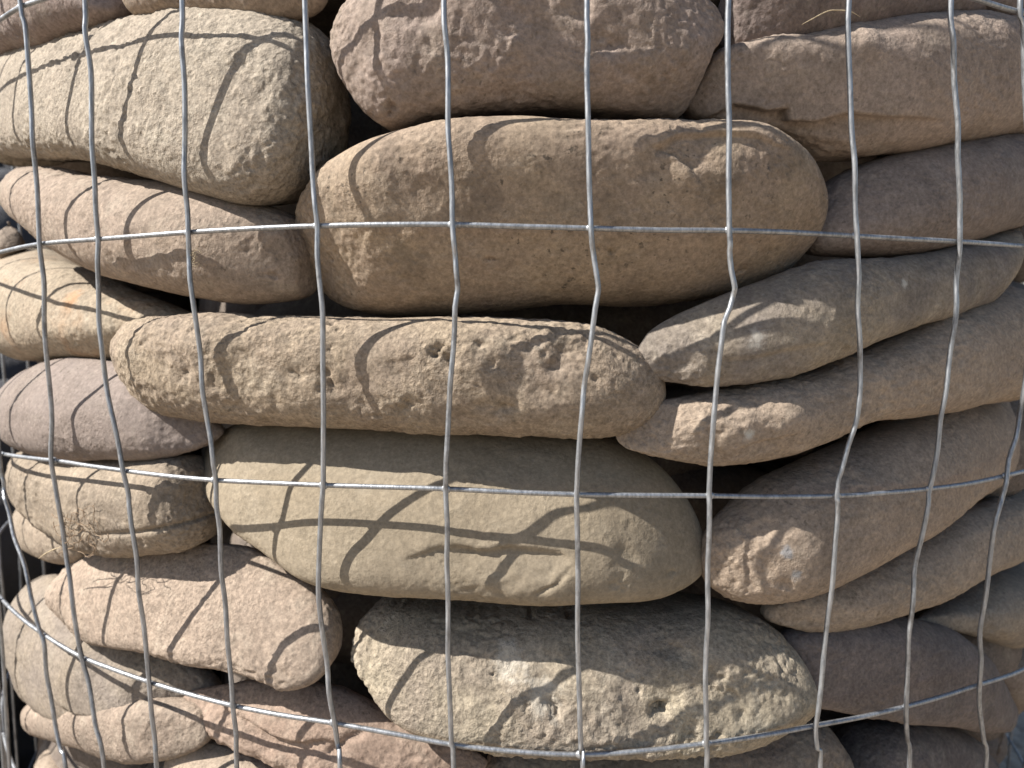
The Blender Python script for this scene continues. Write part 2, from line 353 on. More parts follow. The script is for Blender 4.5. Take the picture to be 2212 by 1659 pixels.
def stone_shape(px, ac, seed, T=0.9, p=0.9, tilt=0.0, apex=0.0, gap=0.0, Tk=0.6, cuts=4, lump=1.0, mid=1.0, fine=1.0,
                feats=(), hi=True, rim=0.36, back=1.0, endL=0.0, endR=0.0, floor=0.35, yaw=0.0):
    """one stone: its outline lies on an upright cylinder inside the basket; the body swells in front of and behind it"""
    px = np.asarray(px, float)
    uv = catmull_closed(to_arc(px, rim, ac), 24)
    off = uv.mean(0); uv = uv - off
    w_, ev = np.linalg.eigh(np.cov(uv.T)); e1 = ev[:, 1]
    if e1[0] < 0: e1 = -e1
    e2 = np.array([-e1[1], e1[0]])
    o = np.array([rim*math.sin(ac + off[0]/rim), -rim*math.cos(ac + off[0]/rim), off[1]])
    s = uv @ e1; q = uv @ e2
    i0, i1 = s.argmin(), s.argmax()
    def chain(i, j):
        idx = np.arange(i, j if j > i else j + len(s) + 0, 1) % len(s)
        idx = np.append(idx, j); return s[idx], q[idx]
    sa, qa = chain(i0, i1); sb, qb = chain(i1, i0); sb, qb = sb[::-1], qb[::-1]
    def mono(ss, qq):
        ss = np.maximum.accumulate(ss + np.arange(len(ss))*1e-9); return ss, qq
    sa, qa = mono(sa, qa); sb, qb = mono(sb, qb)
    L = s.max() - s.min()
    scale = np.linalg.norm(o - CAM)/F_PX                # metres per picture pixel here
    if hi:
        nt = int(np.clip(L/scale/STEP_PX*1.1, 60, 420))
    else: nt = 40
    th = (np.arange(nt) + 0.5)/nt*math.pi; tt = s.min() + L*(1 - np.cos(th))/2
    A = np.interp(tt, sa, qa); B = np.interp(tt, sb, qb)
    top = np.maximum(A, B); bot = np.minimum(A, B); mid_ = (top + bot)/2; wd = np.maximum((top - bot)/2, 1e-5)
    wmax = np.percentile(wd, 90)
    if hi:
        nf = int(np.clip(wmax*3.0/scale/STEP_PX, 40, 220)); nb = max(16, nf//5)
    else: nf, nb = 24, 8
    pf = np.linspace(0, math.pi, nf, endpoint=False); pb = np.linspace(math.pi, 2*math.pi, nb, endpoint=False); psi = np.concatenate([pf, pb])
    cp = np.sign(np.cos(psi))*np.abs(np.cos(psi))**p; sp = np.sign(np.sin(psi))*np.abs(np.sin(psi))**p
    Tt = 1.05*T*wmax*(np.clip(wd/wmax, 0, 1.2))**Tk
    if endL:
        k = np.clip((tt - tt[0])/endL, 0, 1); Tt = Tt*(floor + (1 - floor)*np.sin(k*math.pi/2)**0.8)
    if endR:
        k = np.clip((tt[-1] - tt)/endR, 0, 1); Tt = Tt*(floor + (1 - floor)*np.sin(k*math.pi/2)**0.8)
    X = np.repeat(tt[:, None], nf + nb, 1)
    D = Tt[:, None]*np.where(sp > 0, sp, sp*back)[None, :]
    Z = mid_[:, None] + wd[:, None]*cp[None, :] + apex*wd[:, None]*np.clip(sp, 0, 1)[None, :]*(1 - 0.5*np.abs(cp))[None, :]
    V = np.stack([X, -D, Z], -1)                        # local: X long axis, -Y outwards, Z across
    V = V.reshape(-1, 3); V = np.vstack([V, [tt[0] - 1e-5, 0, mid_[0]], [tt[-1] + 1e-5, 0, mid_[-1]]])
    rs = np.random.RandomState(seed)
    # wear facets: soft planar cuts on the outward side
    for k in range(cuts):
        d = np.array([rs.uniform(-0.75, 0.75), -1.0, rs.uniform(-0.9, 0.9)]); d /= np.linalg.norm(d)
        h = V @ d; lim = np.percentile(h, 99.9)*rs.uniform(0.86, 0.96); ex = h - lim; soft = 0.004
        cut = np.where(ex > -soft, (ex + soft)**2/(4*soft), 0.0); cut = np.where(ex > soft, ex, cut)
        V = V - d*(cut*0.8)[:, None]
    def local_px(pp):
        P = to_arc(pp, rim, ac) - off; return np.stack([P @ e1, P @ e2], 1)
    # outward normals of the smooth body for the relief
    nv = nf + nb; G = V[:-2].reshape(nt, nv, 3)
    du = np.gradient(G, axis=0); dv = (np.roll(G, -1, 1) - np.roll(G, 1, 1))
    Nn = np.cross(dv, du).reshape(-1, 3); Nn /= (np.linalg.norm(Nn, axis=1)[:, None] + 1e-12)
    Nn = np.vstack([Nn, [-1, 0, 0], [1, 0, 0]])
    cc = V.mean(0); sgn = np.sign(((V - cc)*Nn).sum(1).mean()); Nn *= sgn
    S = V + seed*0.37
    h = lump*0.0014*fbm(S/0.048, seed, 2)
    if hi:
        patch = np.clip(0.5 + 0.9*fbm(S/0.030, seed + 5, 2), 0.08, 1.0)       # coarse against worn patches
        rid = 1 - np.abs(fbm(S/0.021, seed + 11, 3))
        h = h + mid*0.0004*(rid - 0.6)*patch + mid*0.0004*fbm(S/0.010, seed + 21, 2)*patch
        h = h + fine*patch*(0.00022*fbm(S/0.0040, seed + 31, 2) + 0.00036*vnoise(S/0.0017, seed + 41))
        pit = vnoise(S/0.0065, seed + 51); h = h - fine*0.00035*np.clip(pit - 0.6, 0, 1)*patch*2
        front = V[:, 1] < 0.25*T*wmax
        xz = V[:, [0, 2]]
        for ft in feats:
            kind = ft[0]
            if kind == 'dent':                          # ('dent', x, y, radius px, depth mm, seed wobble)
                c2 = local_px([ft[1:3]])[0]; rad = ft[3]*scale
                wob = 1 + 0.6*fbm(S/0.011, seed + 61, 4, 0.6); dd = np.hypot(xz[:, 0] - c2[0], xz[:, 1] - c2[1])/rad*wob
                h = h - np.where(front, 0.6*ft[4]*1e-3*np.clip(1.3*np.exp(-dd**2), 0, 1), 0)
            elif kind == 'bump':
                c2 = local_px([ft[1:3]])[0]; rad = ft[3]*scale
                dd = np.hypot(xz[:, 0] - c2[0], xz[:, 1] - c2[1])/rad*(1 + 0.3*fbm(S/0.012, seed + 61, 2))
                h = h + np.where(front, ft[4]*1e-3*np.exp(-dd**2), 0)
            else:
                pl = local_px(ft[1]); dist, side, fade = seg_dist(xz, pl); dist = dist*(1 + 0.25*fbm(S/0.006, seed + 71, 2))
                if kind == 'crack':                     # ('crack', pts, width mm, depth mm)
                    h = h - np.where(front, fade*ft[3]*1e-3*np.exp(-(dist/(ft[2]*1e-3))**2), 0)
                else:                                   # ('ledge', pts, depth mm, reach px): surface drops below the line
                    reach = ft[3]*scale; sg = np.clip(-side/np.abs(side + 1e-12)*dist/0.0012, 0, 1)
                    h = h - np.where(front, fade*ft[2]*1e-3*sg*np.exp(-(dist/reach)**2), 0)
    V = V + Nn*h[:, None]
    # lay it round the basket: arc along X/Z, outwards along -Y
    sx = V[:, 0]*e1[0] + V[:, 2]*e2[0]; sz = V[:, 0]*e1[1] + V[:, 2]*e2[1]; r = rim - V[:, 1] - tilt*sz - yaw*sx
    th_ = ac + (off[0] + sx)/rim
    Wd = np.stack([r*np.sin(th_), -r*np.cos(th_), sz + off[1]], 1)
    return Wd, nt, nv, o, ac + off[0]/rim

def hull_radius(pts, cen, dirs):
    """radius of the convex hull of pts about cen in the given directions, through its support function"""
    k = np.linspace(0, 2*math.pi, 360, endpoint=False); D = np.stack([np.cos(k), np.sin(k)], 1)
    h = ((pts - cen) @ D.T).max(0)
    c = dirs @ D.T
    return np.min(np.where(c > 0.02, h[None, :]/np.maximum(c, 0.02), 1e9), axis=1)

def build_stone(name, px, mat, label, seed, **kw):
    gap = kw.get('gap', 0.0); LIM = R - 2*RW - 0.0012 - gap
    px = np.asarray(px, float); px[:, 0] = np.where(px[:, 0] > 2212, 2212 + (px[:, 0] - 2212)*0.5, px[:, 0]); tgt = catmull_closed(px, 8); cur = px.copy(); cen = px.mean(0)
    P = on_cylinder([np.array([max(cen[0], 60), cen[1]])], R - 0.03)[0]; ac = math.atan2(P[0], -P[1]); rim = R - 0.035 - gap
    dirs = px - cen; dirs /= np.linalg.norm(dirs, axis=1)[:, None]; rt = hull_radius(tgt, cen, dirs) + 4.0
    tn = np.roll(px, -1, 0) - np.roll(px, 1, 0); dn = np.stack([tn[:, 1], -tn[:, 0]], 1); dn /= np.linalg.norm(dn, axis=1)[:, None]
    if ((px - cen)*dn).sum() < 0: dn = -dn
    t0, t1 = tgt.min(0), tgt.max(0)
    for it in range(15):     # slide out or in until the foremost point rests on the wire; keep the seen outline of the whole body
        Wd, nt, nv, o, a0 = stone_shape(cur, ac, seed, hi=False, rim=rim, **kw)
        rim -= 0.9*(np.hypot(Wd[:, 0], Wd[:, 1]).max() - LIM)
        q = (Wd - CAM) @ CM; pp = np.stack([W0/2 + F_PX*q[:, 0]/q[:, 1], H0/2 - F_PX*q[:, 2]/q[:, 1]], 1)
        if it < 6:
            a0_, a1_ = pp.min(0), pp.max(0); k_ = np.clip((t1 - t0)/(a1_ - a0_), 0.8, 1.25)**0.8
            cur = cen + (cur - cen)*k_ + 0.8*((t0 + t1)/2 - (a0_ + a1_)/2); cur[:, 0] = np.clip(cur[:, 0], -95, 2305); continue
        ra = hull_radius(pp, cen, dirs)
        if (ra < 0.4*rt).any(): continue
        if it > 10:
            f = np.clip((rt - ra)*(dirs*dn).sum(1), -9, 9)
            for k_ in range(4): f = (np.roll(f, 1) + 2*f + np.roll(f, -1))/4
            cur = cur + 0.6*dn*f[:, None]; cur[:, 0] = np.clip(cur[:, 0], -95, 2305); continue
        src = np.c_[dirs*ra[:, None], np.ones(len(px))*100.0]; wt = (ra*np.linalg.norm(np.roll(px, -1, 0) - np.roll(px, 1, 0), axis=1))**0.5
        A = np.linalg.lstsq(src*wt[:, None], dirs*rt[:, None]*wt[:, None], rcond=None)[0]
        I_ = np.array([[1, 0], [0, 1], [0, 0]]); A = I_ + 0.7*np.clip(A - I_, -0.15, 0.15)
        cur = cen + np.c_[cur - cen, np.ones(len(px))*100.0] @ A; cur[:, 0] = np.clip(cur[:, 0], -95, 2305)
    Wd, nt, nv, o, a0 = stone_shape(cur, ac, seed, hi=True, rim=rim, **kw)
    M3 = np.array([[math.cos(a0), -math.sin(a0), 0], [math.sin(a0), math.cos(a0), 0], [0, 0, 1]])
    me = mesh_from_grid(name, (Wd - o) @ M3, nt, nv, caps=True)
    ob = link(name, me, mat); ob.location = o; ob.rotation_euler = (0, 0, a0)
    tag(ob, label, 'stone', 'stones packed in the wire basket')
    return ob

SM = stone_material
TAN = (0.388,0.310,0.232); BRN = (0.320,0.245,0.185); PINK = (0.387,0.292,0.235); OLV = (0.359,0.313,0.218); MAU = (0.273,0.218,0.204)
GRY = (0.266,0.235,0.209); DRK = (0.166,0.141,0.133); PALE = (0.459,0.399,0.308)
STONES = [
 # label, material args, outline, shape args
 ('large pale coarse-grained stone at upper left with wire shadows across it', dict(base=(0.42, 0.36, 0.285), alt=(0.37, 0.31, 0.245), pale=0.35, dark=0.25, grain=1.2, bump=1.5),
  [(-60,125),(0,108),(80,88),(180,70),(290,42),(400,12),(480,-2),(560,5),(640,35),(700,80),(730,150),(742,230),(735,320),(715,390),(680,425),(640,440),(560,430),(470,405),(380,375),(280,362),(190,350),(100,345),(0,338),(-50,330),(-85,260),(-85,180)],
  dict(T=0.75, p=0.72, apex=-0.35, tilt=0.12, cuts=0, fine=1.7, mid=1.2, Tk=0.3, yaw=-0.03, back=0.8)),
 ('pinkish brown tapered stone under the large pale upper left stone', dict(base=(0.365, 0.288, 0.228), alt=(0.31, 0.245, 0.19), pale=0.25, dark=0.2),
  [(8,430),(0,385),(60,362),(150,372),(280,385),(400,400),(500,425),(600,450),(655,480),(682,540),(685,600),(670,640),(600,655),(500,650),(400,632),(300,615),(220,590),(150,560),(90,520),(40,480)],
  dict(T=0.95, p=0.9, apex=-0.1, cuts=3, gap=0.003, feats=(('dent',330,540,45,1.5),))),
 ('pale yellowish stone at left edge with a crack near its shaded right end', dict(base=(0.4, 0.335, 0.25), alt=(0.36, 0.29, 0.215), pale=0.3, dark=0.3, rust=0.45),
  [(-55,610),(0,558),(60,545),(130,552),(200,588),(260,620),(330,645),(430,680),(470,705),(400,745),(280,770),(200,778),(100,775),(20,755),(-45,715),(-70,660)],
  dict(T=0.9, p=0.85, apex=-0.15, cuts=4, gap=0.004, feats=(('crack',[(230,640),(290,668),(330,700),(372,730)],1.0,2.0),('dent',90,600,30,1.5)))),
 ('big rounded tan brown stone in the upper middle', dict(base=(0.367,0.285,0.203), alt=BRN, pale=0.15, dark=0.55, speck=0.8),
  [(640,500),(648,445),(680,390),(740,335),(830,290),(930,268),(1050,258),(1200,257),(1350,260),(1450,262),(1540,255),(1620,262),(1700,300),(1750,350),(1778,410),(1778,470),(1755,530),(1700,590),(1620,625),(1500,645),(1350,655),(1200,662),(1080,675),(950,680),(850,678),(760,660),(690,620),(650,560)],
  dict(T=0.72, p=0.74, apex=0.25, tilt=-0.25, cuts=3, mid=1.1, feats=(('ledge',[(1690,330),(1610,292),(1530,290),(1450,300),(1400,325),(1400,350)][::-1],2.2,80),('dent',1400,360,26,2.0),('bump',1470,400,34,1.6),('bump',1560,380,46,1.8),('dent',1480,350,40,1.2),('bump',800,400,70,1.5)))),
 ('long flat finger-shaped stone with a chipped rough face across the middle', dict(base=(0.387,0.309,0.223), alt=(0.330,0.260,0.200), pale=0.25, dark=0.3, grain=1.2, bump=1.4),
  [(232,770),(245,740),(290,700),(340,685),(420,678),(560,678),(700,685),(850,693),(1000,690),(1150,690),(1260,700),(1340,730),(1400,770),(1430,820),(1430,870),(1400,915),(1340,938),(1250,945),(1100,940),(900,930),(700,920),(550,917),(450,912),(370,890),(300,860),(250,815)],
  dict(T=0.85, p=0.78, apex=0.0, Tk=0.85, tilt=-0.08, cuts=3, fine=1.4, mid=1.1, feats=(('dent',560,800,60,2.2),('dent',780,850,42,2.2),('dent',960,830,36,2.0),('dent',1130,800,55,2.4),('dent',1010,900,30,1.5),('dent',1230,770,36,1.6),('dent',400,770,30,1.4),('dent',870,790,26,1.5)))),
 ('mauve brown angular stone at top middle with a rough lit left half', dict(base=(0.335, 0.265, 0.225), alt=(0.285, 0.225, 0.18), pale=0.15, dark=0.3, grain=1.0),
  [(715,70),(725,35),(760,0),(800,-40),(900,-90),(1100,-120),(1300,-100),(1450,-50),(1530,0),(1555,45),(1550,90),(1520,130),(1500,180),(1478,250),(1440,260),(1300,262),(1200,258),(1100,260),(960,268),(870,282),(828,278),(790,240),(750,180),(730,130)],
  dict(T=0.62, p=0.74, apex=-0.1, tilt=-0.12, cuts=6, mid=1.3, fine=1.2, gap=0.002, feats=(('dent',920,30,30,2),('dent',1180,120,60,2.2),('bump',1110,110,30,1.5),('bump',1310,150,22,1.8),('bump',1385,140,24,1.6)))),
 ('brown stone at upper right with a broken ledge along its underside', dict(base=(0.365, 0.29, 0.24), alt=(0.32, 0.255, 0.205), pale=0.12, dark=0.3),
  [(1480,240),(1500,180),(1540,120),(1600,95),(1750,65),(1900,38),(2050,28),(2212,40),(2330,70),(2380,160),(2330,270),(2212,298),(2100,290),(2000,312),(1880,335),(1780,350),(1680,330),(1560,290)],
  dict(T=0.85, p=0.85, apex=0.1, cuts=4, gap=0.008, mid=1.2, feats=(('ledge',[(1560,235),(1620,205),(1690,225),(1730,222),(1735,250),(1790,255),(1850,238),(1930,250),(2050,255)],7.0,75),('bump',1880,92,30,2.2)))),
 ('grey brown stone at right just above the highest visible full hoop wire', dict(base=(0.292,0.236,0.202), alt=(0.244,0.201,0.175), pale=0.12, dark=0.35),
  [(1720,500),(1755,430),(1790,392),(1870,352),(1980,320),(2080,303),(2212,303),(2330,320),(2360,390),(2300,460),(2212,482),(2120,500),(2000,540),(1880,557),(1780,555),(1735,545)],
  dict(T=0.9, p=0.9, cuts=3, gap=0.012)),
 ('slanting grey and tan stone at right with a lit pointed left end ', dict(base=(0.360,0.300,0.225), alt=(0.235,0.201,0.174), pale=0.3, dark=0.3),
  [(1402,768),(1405,732),(1438,694),(1530,648),(1620,620),(1720,580),(1850,562),(1960,545),(2070,505),(2212,470),(2300,480),(2320,560),(2212,610),(2070,665),(1950,715),(1850,760),(1750,790),(1660,820),(1570,840),(1500,838),(1428,813)],
  dict(T=0.8, p=0.85, apex=-0.25, cuts=4, gap=0.0, endL=0.05, floor=0.25, yaw=0.09, feats=(('ledge',[(1530,770),(1600,765),(1680,745),(1760,730)],1.6,45),))),
 ('slanting tan stone at right with two lit bumps, second of the four slanted ones', dict(base=(0.41, 0.325, 0.245), alt=(0.36, 0.285, 0.22), pale=0.2, dark=0.25),
  [(1352,945),(1356,903),(1400,870),(1470,852),(1560,840),(1700,820),(1850,765),(1980,710),(2090,655),(2212,615),(2320,610),(2350,720),(2300,820),(2212,855),(2100,890),(1980,905),(1880,910),(1820,930),(1750,965),(1680,985),(1600,1000),(1530,1007),(1450,995),(1385,976)],
  dict(T=0.8, p=0.85, apex=-0.15, cuts=3, gap=0.001, endL=0.06, floor=0.25, yaw=0.09, feats=(('bump',1680,885,50,3.0),('bump',1880,805,26,2.2),('bump',1560,940,40,2.5),('crack',[(1725,815),(1735,835),(1715,860)],0.5,0.8),('ledge',[(1560,955),(1640,935),(1700,920)],1.5,40)))),
 ('thick tan stone at right with a bright lit blunt end and grey scuff marks', dict(base=(0.42, 0.328, 0.248), alt=(0.36, 0.285, 0.22), pale=0.15, dark=0.25),
  [(1520,1190),(1530,1130),(1570,1090),(1620,1045),(1700,1000),(1830,950),(1980,915),(2100,895),(2212,858),(2320,830),(2360,930),(2300,1010),(2212,1040),(2100,1085),(2000,1140),(1900,1200),(1820,1250),(1740,1290),(1660,1308),(1590,1303),(1545,1270),(1525,1230)],
  dict(T=0.9, p=0.82, apex=-0.2, cuts=1, endL=0.05, floor=0.3, yaw=0.15, Tk=0.35, feats=(('dent',1672,1250,8,2.0),('ledge',[(1600,1280),(1595,1200),(1610,1140),(1660,1110)],1.4,30)))),
 ('smooth tan stone slanting beneath the thick stone with the lit blunt end', dict(base=(0.4, 0.32, 0.245), alt=(0.35, 0.285, 0.22), pale=0.15, dark=0.25),
  [(1635,1322),(1660,1290),(1800,1235),(1950,1165),(2080,1095),(2212,1045),(2320,1030),(2330,1130),(2212,1200),(2120,1260),(2030,1300),(1930,1335),(1840,1358),(1760,1360),(1690,1345)],
  dict(T=0.9, p=0.9, cuts=3, gap=0.012)),
 ('grey tan stone at the right edge below the slanted stones', dict(base=(0.38, 0.315, 0.24), alt=(0.29, 0.25, 0.205), pale=0.15, dark=0.3),
  [(1970,1330),(2060,1285),(2130,1245),(2212,1205),(2320,1190),(2350,1300),(2300,1390),(2200,1395),(2130,1380),(2060,1362),(1990,1345)],
  dict(T=0.9, p=0.9, cuts=4, gap=0.008)),
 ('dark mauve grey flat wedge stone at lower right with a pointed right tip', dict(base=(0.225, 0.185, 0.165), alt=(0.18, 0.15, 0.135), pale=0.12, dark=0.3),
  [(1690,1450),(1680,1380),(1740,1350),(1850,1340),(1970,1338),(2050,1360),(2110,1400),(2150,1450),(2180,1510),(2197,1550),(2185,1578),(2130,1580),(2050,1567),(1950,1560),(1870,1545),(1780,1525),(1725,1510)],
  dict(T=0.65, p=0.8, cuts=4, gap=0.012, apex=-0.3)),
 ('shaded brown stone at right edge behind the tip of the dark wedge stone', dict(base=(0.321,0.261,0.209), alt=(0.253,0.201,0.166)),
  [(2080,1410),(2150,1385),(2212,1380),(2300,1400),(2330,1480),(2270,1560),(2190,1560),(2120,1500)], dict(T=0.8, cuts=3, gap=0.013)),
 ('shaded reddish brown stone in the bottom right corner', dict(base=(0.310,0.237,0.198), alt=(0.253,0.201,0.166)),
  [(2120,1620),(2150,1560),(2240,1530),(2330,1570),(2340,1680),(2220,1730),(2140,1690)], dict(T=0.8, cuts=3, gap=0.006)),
 ('pale stone with a pitted coarse face at bottom middle, resting on the lowest hoop wire', dict(base=(0.448,0.383,0.283), alt=(0.360,0.300,0.235), pale=0.5, dark=0.25, grain=1.2, bump=1.5),
  [(765,1400),(770,1340),(795,1300),(830,1286),(1000,1290),(1200,1295),(1400,1298),(1540,1293),(1640,1320),(1700,1380),(1725,1450),(1730,1520),(1715,1580),(1670,1608),(1560,1625),(1450,1637),(1300,1638),(1150,1635),(1000,1620),(930,1600),(860,1560),(810,1500),(780,1450)],
  dict(T=0.75, p=0.74, apex=-0.35, tilt=0.27, cuts=4, fine=2.0, mid=1.4, feats=(('dent',1175,1460,34,2.6),('dent',1100,1450,22,2.0),('dent',1250,1415,26,2.4),('dent',1075,1500,30,1.8),('dent',1400,1520,75,2.4),('dent',1500,1480,36,1.8),('bump',1560,1420,60,2)))),
 ('large smooth olive stone in the lower middle crossed by sharp wire shadows', dict(base=(0.305, 0.255, 0.187), alt=(0.272, 0.224, 0.16), pale=0.12, dark=0.15, grain=0.7, bump=0.6, speck=0.3),
  [(428,1010),(440,970),(470,938),(520,915),(700,905),(1000,915),(1250,930),(1350,955),(1430,1010),(1490,1090),(1515,1160),(1517,1220),(1490,1260),(1430,1290),(1350,1303),(1200,1302),(1000,1298),(850,1290),(720,1272),(640,1240),(560,1190),(500,1130),(460,1080),(435,1045)],
  dict(T=0.72, p=0.84, apex=-0.3, tilt=0.30, Tk=0.9, endR=0.06, cuts=2, fine=0.45, mid=0.6, feats=(('ledge',[(880,1190),(960,1165),(1040,1175),(1100,1165),(1210,1175),(1235,1190)],2.6,70),('crack',[(975,1165),(1040,1178)],0.8,1.6),('crack',[(1150,1265),(1200,1240),(1235,1200)],0.8,1.0),('dent',1340,1185,20,1.5)))),
 ('mauve domed stone at left edge behind the left end of the finger-shaped stone', dict(base=(0.255, 0.21, 0.186), alt=(0.235, 0.19, 0.163), pale=0.1, dark=0.2, grain=0.8),
  [(-10,900),(0,850),(40,805),(110,785),(230,780),(330,800),(430,870),(480,930),(450,960),(400,975),(330,990),(240,995),(150,992),(60,978),(5,950)],
  dict(T=0.85, p=0.85, apex=-0.3, cuts=3, gap=0.001, fine=0.8)),
 ('cracked layered tan stone at left with dry root fibres clinging to it', dict(base=(0.379,0.309,0.231), alt=(0.301,0.245,0.189), pale=0.25, dark=0.3, band=0.4),
  [(10,1000),(100,982),(250,985),(400,978),(450,1000),(475,1060),(480,1110),(465,1150),(420,1180),(330,1195),(240,1200),(160,1185),(100,1150),(40,1090),(8,1040)],
  dict(T=0.85, p=0.82, apex=-0.15, cuts=4, gap=0.001, mid=1.4, fine=1.3, feats=(('crack',[(240,1145),(320,1140),(390,1130),(465,1122)],0.9,2.2),('dent',120,1110,40,2.5)))),
 ('sunlit pink slab at lower left with three curved wire shadows on its top', dict(base=(0.41, 0.325, 0.255), alt=(0.37, 0.29, 0.225), pale=0.25, dark=0.12, grain=1.1, bump=1.2),
  [(115,1290),(125,1250),(150,1210),(250,1188),(400,1175),(520,1180),(630,1235),(705,1290),(732,1350),(728,1420),(700,1460),(650,1483),(600,1480),(530,1455),(450,1440),(350,1420),(260,1405),(190,1390),(140,1345)],
  dict(T=0.6, p=0.85, apex=-0.55, tilt=0.25, cuts=3, gap=0.003, fine=1.3)),
 ('grey tan stone at lower left partly under the pink slab, ragged at its lower edge', dict(base=(0.335, 0.278, 0.215), alt=(0.275, 0.232, 0.195), pale=0.25, dark=0.3),
  [(20,1380),(28,1310),(60,1260),(110,1235),(200,1285),(300,1345),(400,1405),(475,1475),(470,1535),(400,1575),(330,1582),(240,1590),(150,1580),(80,1540),(35,1470)],
  dict(T=0.65, p=0.85, apex=-0.4, cuts=4, gap=0.001, mid=1.5, fine=1.2, feats=(('ledge',[(150,1500),(190,1530),(260,1545),(340,1560)],3.0,50),))),
 ('flat tan stone wedged below the ragged grey stone in the lower left', dict(base=(0.369,0.291,0.230), alt=(0.311,0.251,0.199)),
  [(45,1535),(150,1495),(300,1495),(420,1515),(455,1570),(430,1618),(340,1645),(240,1640),(130,1605),(60,1570)], dict(T=0.8, cuts=3, gap=0.003)),
 ('reddish stepped stone at the bottom left of middle with a broken layered edge', dict(base=(0.375, 0.283, 0.222), alt=(0.345, 0.252, 0.195), pale=0.2, dark=0.2),
  [(392,1525),(410,1495),(560,1470),(700,1480),(800,1510),(900,1575),(1000,1620),(1060,1660),(950,1690),(800,1695),(650,1670),(540,1632),(460,1592),(412,1560)],
  dict(T=0.65, p=0.85, apex=-0.4, tilt=0.1, cuts=3, gap=0.008, mid=1.5, fine=1.3, feats=(('ledge',[(440,1530),(530,1560),(590,1590),(640,1600),(700,1595),(760,1610)],3.2,40),('crack',[(690,1640),(750,1600),(790,1590)],1.2,2.0)))),
 ('tan stone with a wire shadow at the bottom edge under the reddish stepped stone', dict(base=(0.407,0.325,0.248), alt=(0.350,0.280,0.220)),
  [(360,1690),(368,1625),(400,1585),(450,1590),(540,1625),(640,1670),(720,1720),(620,1780),(430,1770)], dict(T=0.7, apex=-0.3, cuts=3, gap=0.008)),
 ('small tan stone in the bottom left corner inside the wires', dict(base=(0.398,0.320,0.247), alt=(0.340,0.270,0.210)),
  [(55,1590),(100,1580),(180,1605),(245,1640),(270,1690),(200,1760),(100,1740),(60,1660)], dict(T=0.8, apex=-0.3, cuts=3, gap=0.012)),
 ('olive grey stone at the bottom edge beneath the pitted pale stone', dict(base=(0.283,0.249,0.193), alt=(0.243,0.191,0.156)),
  [(1050,1680),(1070,1615),(1300,1600),(1600,1570),(1740,1535),(1790,1575),(1825,1625),(1840,1690),(1800,1760),(1500,1780),(1150,1760)], dict(T=0.8, cuts=3, gap=0.016)),
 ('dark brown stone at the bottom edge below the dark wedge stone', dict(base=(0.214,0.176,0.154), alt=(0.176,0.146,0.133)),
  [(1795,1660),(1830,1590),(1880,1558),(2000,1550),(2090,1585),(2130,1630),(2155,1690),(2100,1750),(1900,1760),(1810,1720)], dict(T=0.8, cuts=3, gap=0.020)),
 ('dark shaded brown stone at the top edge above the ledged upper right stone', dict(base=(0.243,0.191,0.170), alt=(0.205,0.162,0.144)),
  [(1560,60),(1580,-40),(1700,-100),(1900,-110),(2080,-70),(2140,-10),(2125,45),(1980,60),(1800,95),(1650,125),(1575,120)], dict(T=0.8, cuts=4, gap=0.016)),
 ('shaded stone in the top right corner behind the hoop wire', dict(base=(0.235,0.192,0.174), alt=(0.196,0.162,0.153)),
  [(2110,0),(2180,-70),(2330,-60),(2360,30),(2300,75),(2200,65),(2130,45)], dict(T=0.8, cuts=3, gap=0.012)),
 ('brown stone in the top left corner behind the large pale stone', dict(base=(0.321,0.252,0.217), alt=(0.272,0.212,0.186)),
  [(-50,60),(-20,-40),(80,-100),(230,-70),(290,0),(285,50),(180,85),(80,110),(-30,120)], dict(T=0.8, cuts=3, gap=0.008)),
 ('tan stone at the top edge above the large pale upper left stone', dict(base=(0.369,0.291,0.221), alt=(0.309,0.241,0.189)),
  [(268,-20),(300,-90),(450,-120),(600,-90),(690,-40),(690,15),(640,45),(520,45),(400,40),(310,45),(282,20)], dict(T=0.8, cuts=3, gap=0.014)),
 ('small tan stone showing at left edge between two larger left stones', dict(base=(0.370,0.300,0.240), alt=(0.311,0.251,0.199)),
  [(-40,520),(-20,488),(40,485),(100,515),(110,550),(60,570),(-20,565)], dict(T=0.8, cuts=3, gap=0.014)),
 ('small tan stone peeking out below the cracked layered stone at left', dict(base=(0.370,0.300,0.230), alt=(0.320,0.260,0.200)),
  [(28,1130),(60,1085),(130,1075),(210,1120),(230,1175),(185,1212),(100,1210),(50,1182)], dict(T=0.8, cuts=3, gap=0.010)),
]
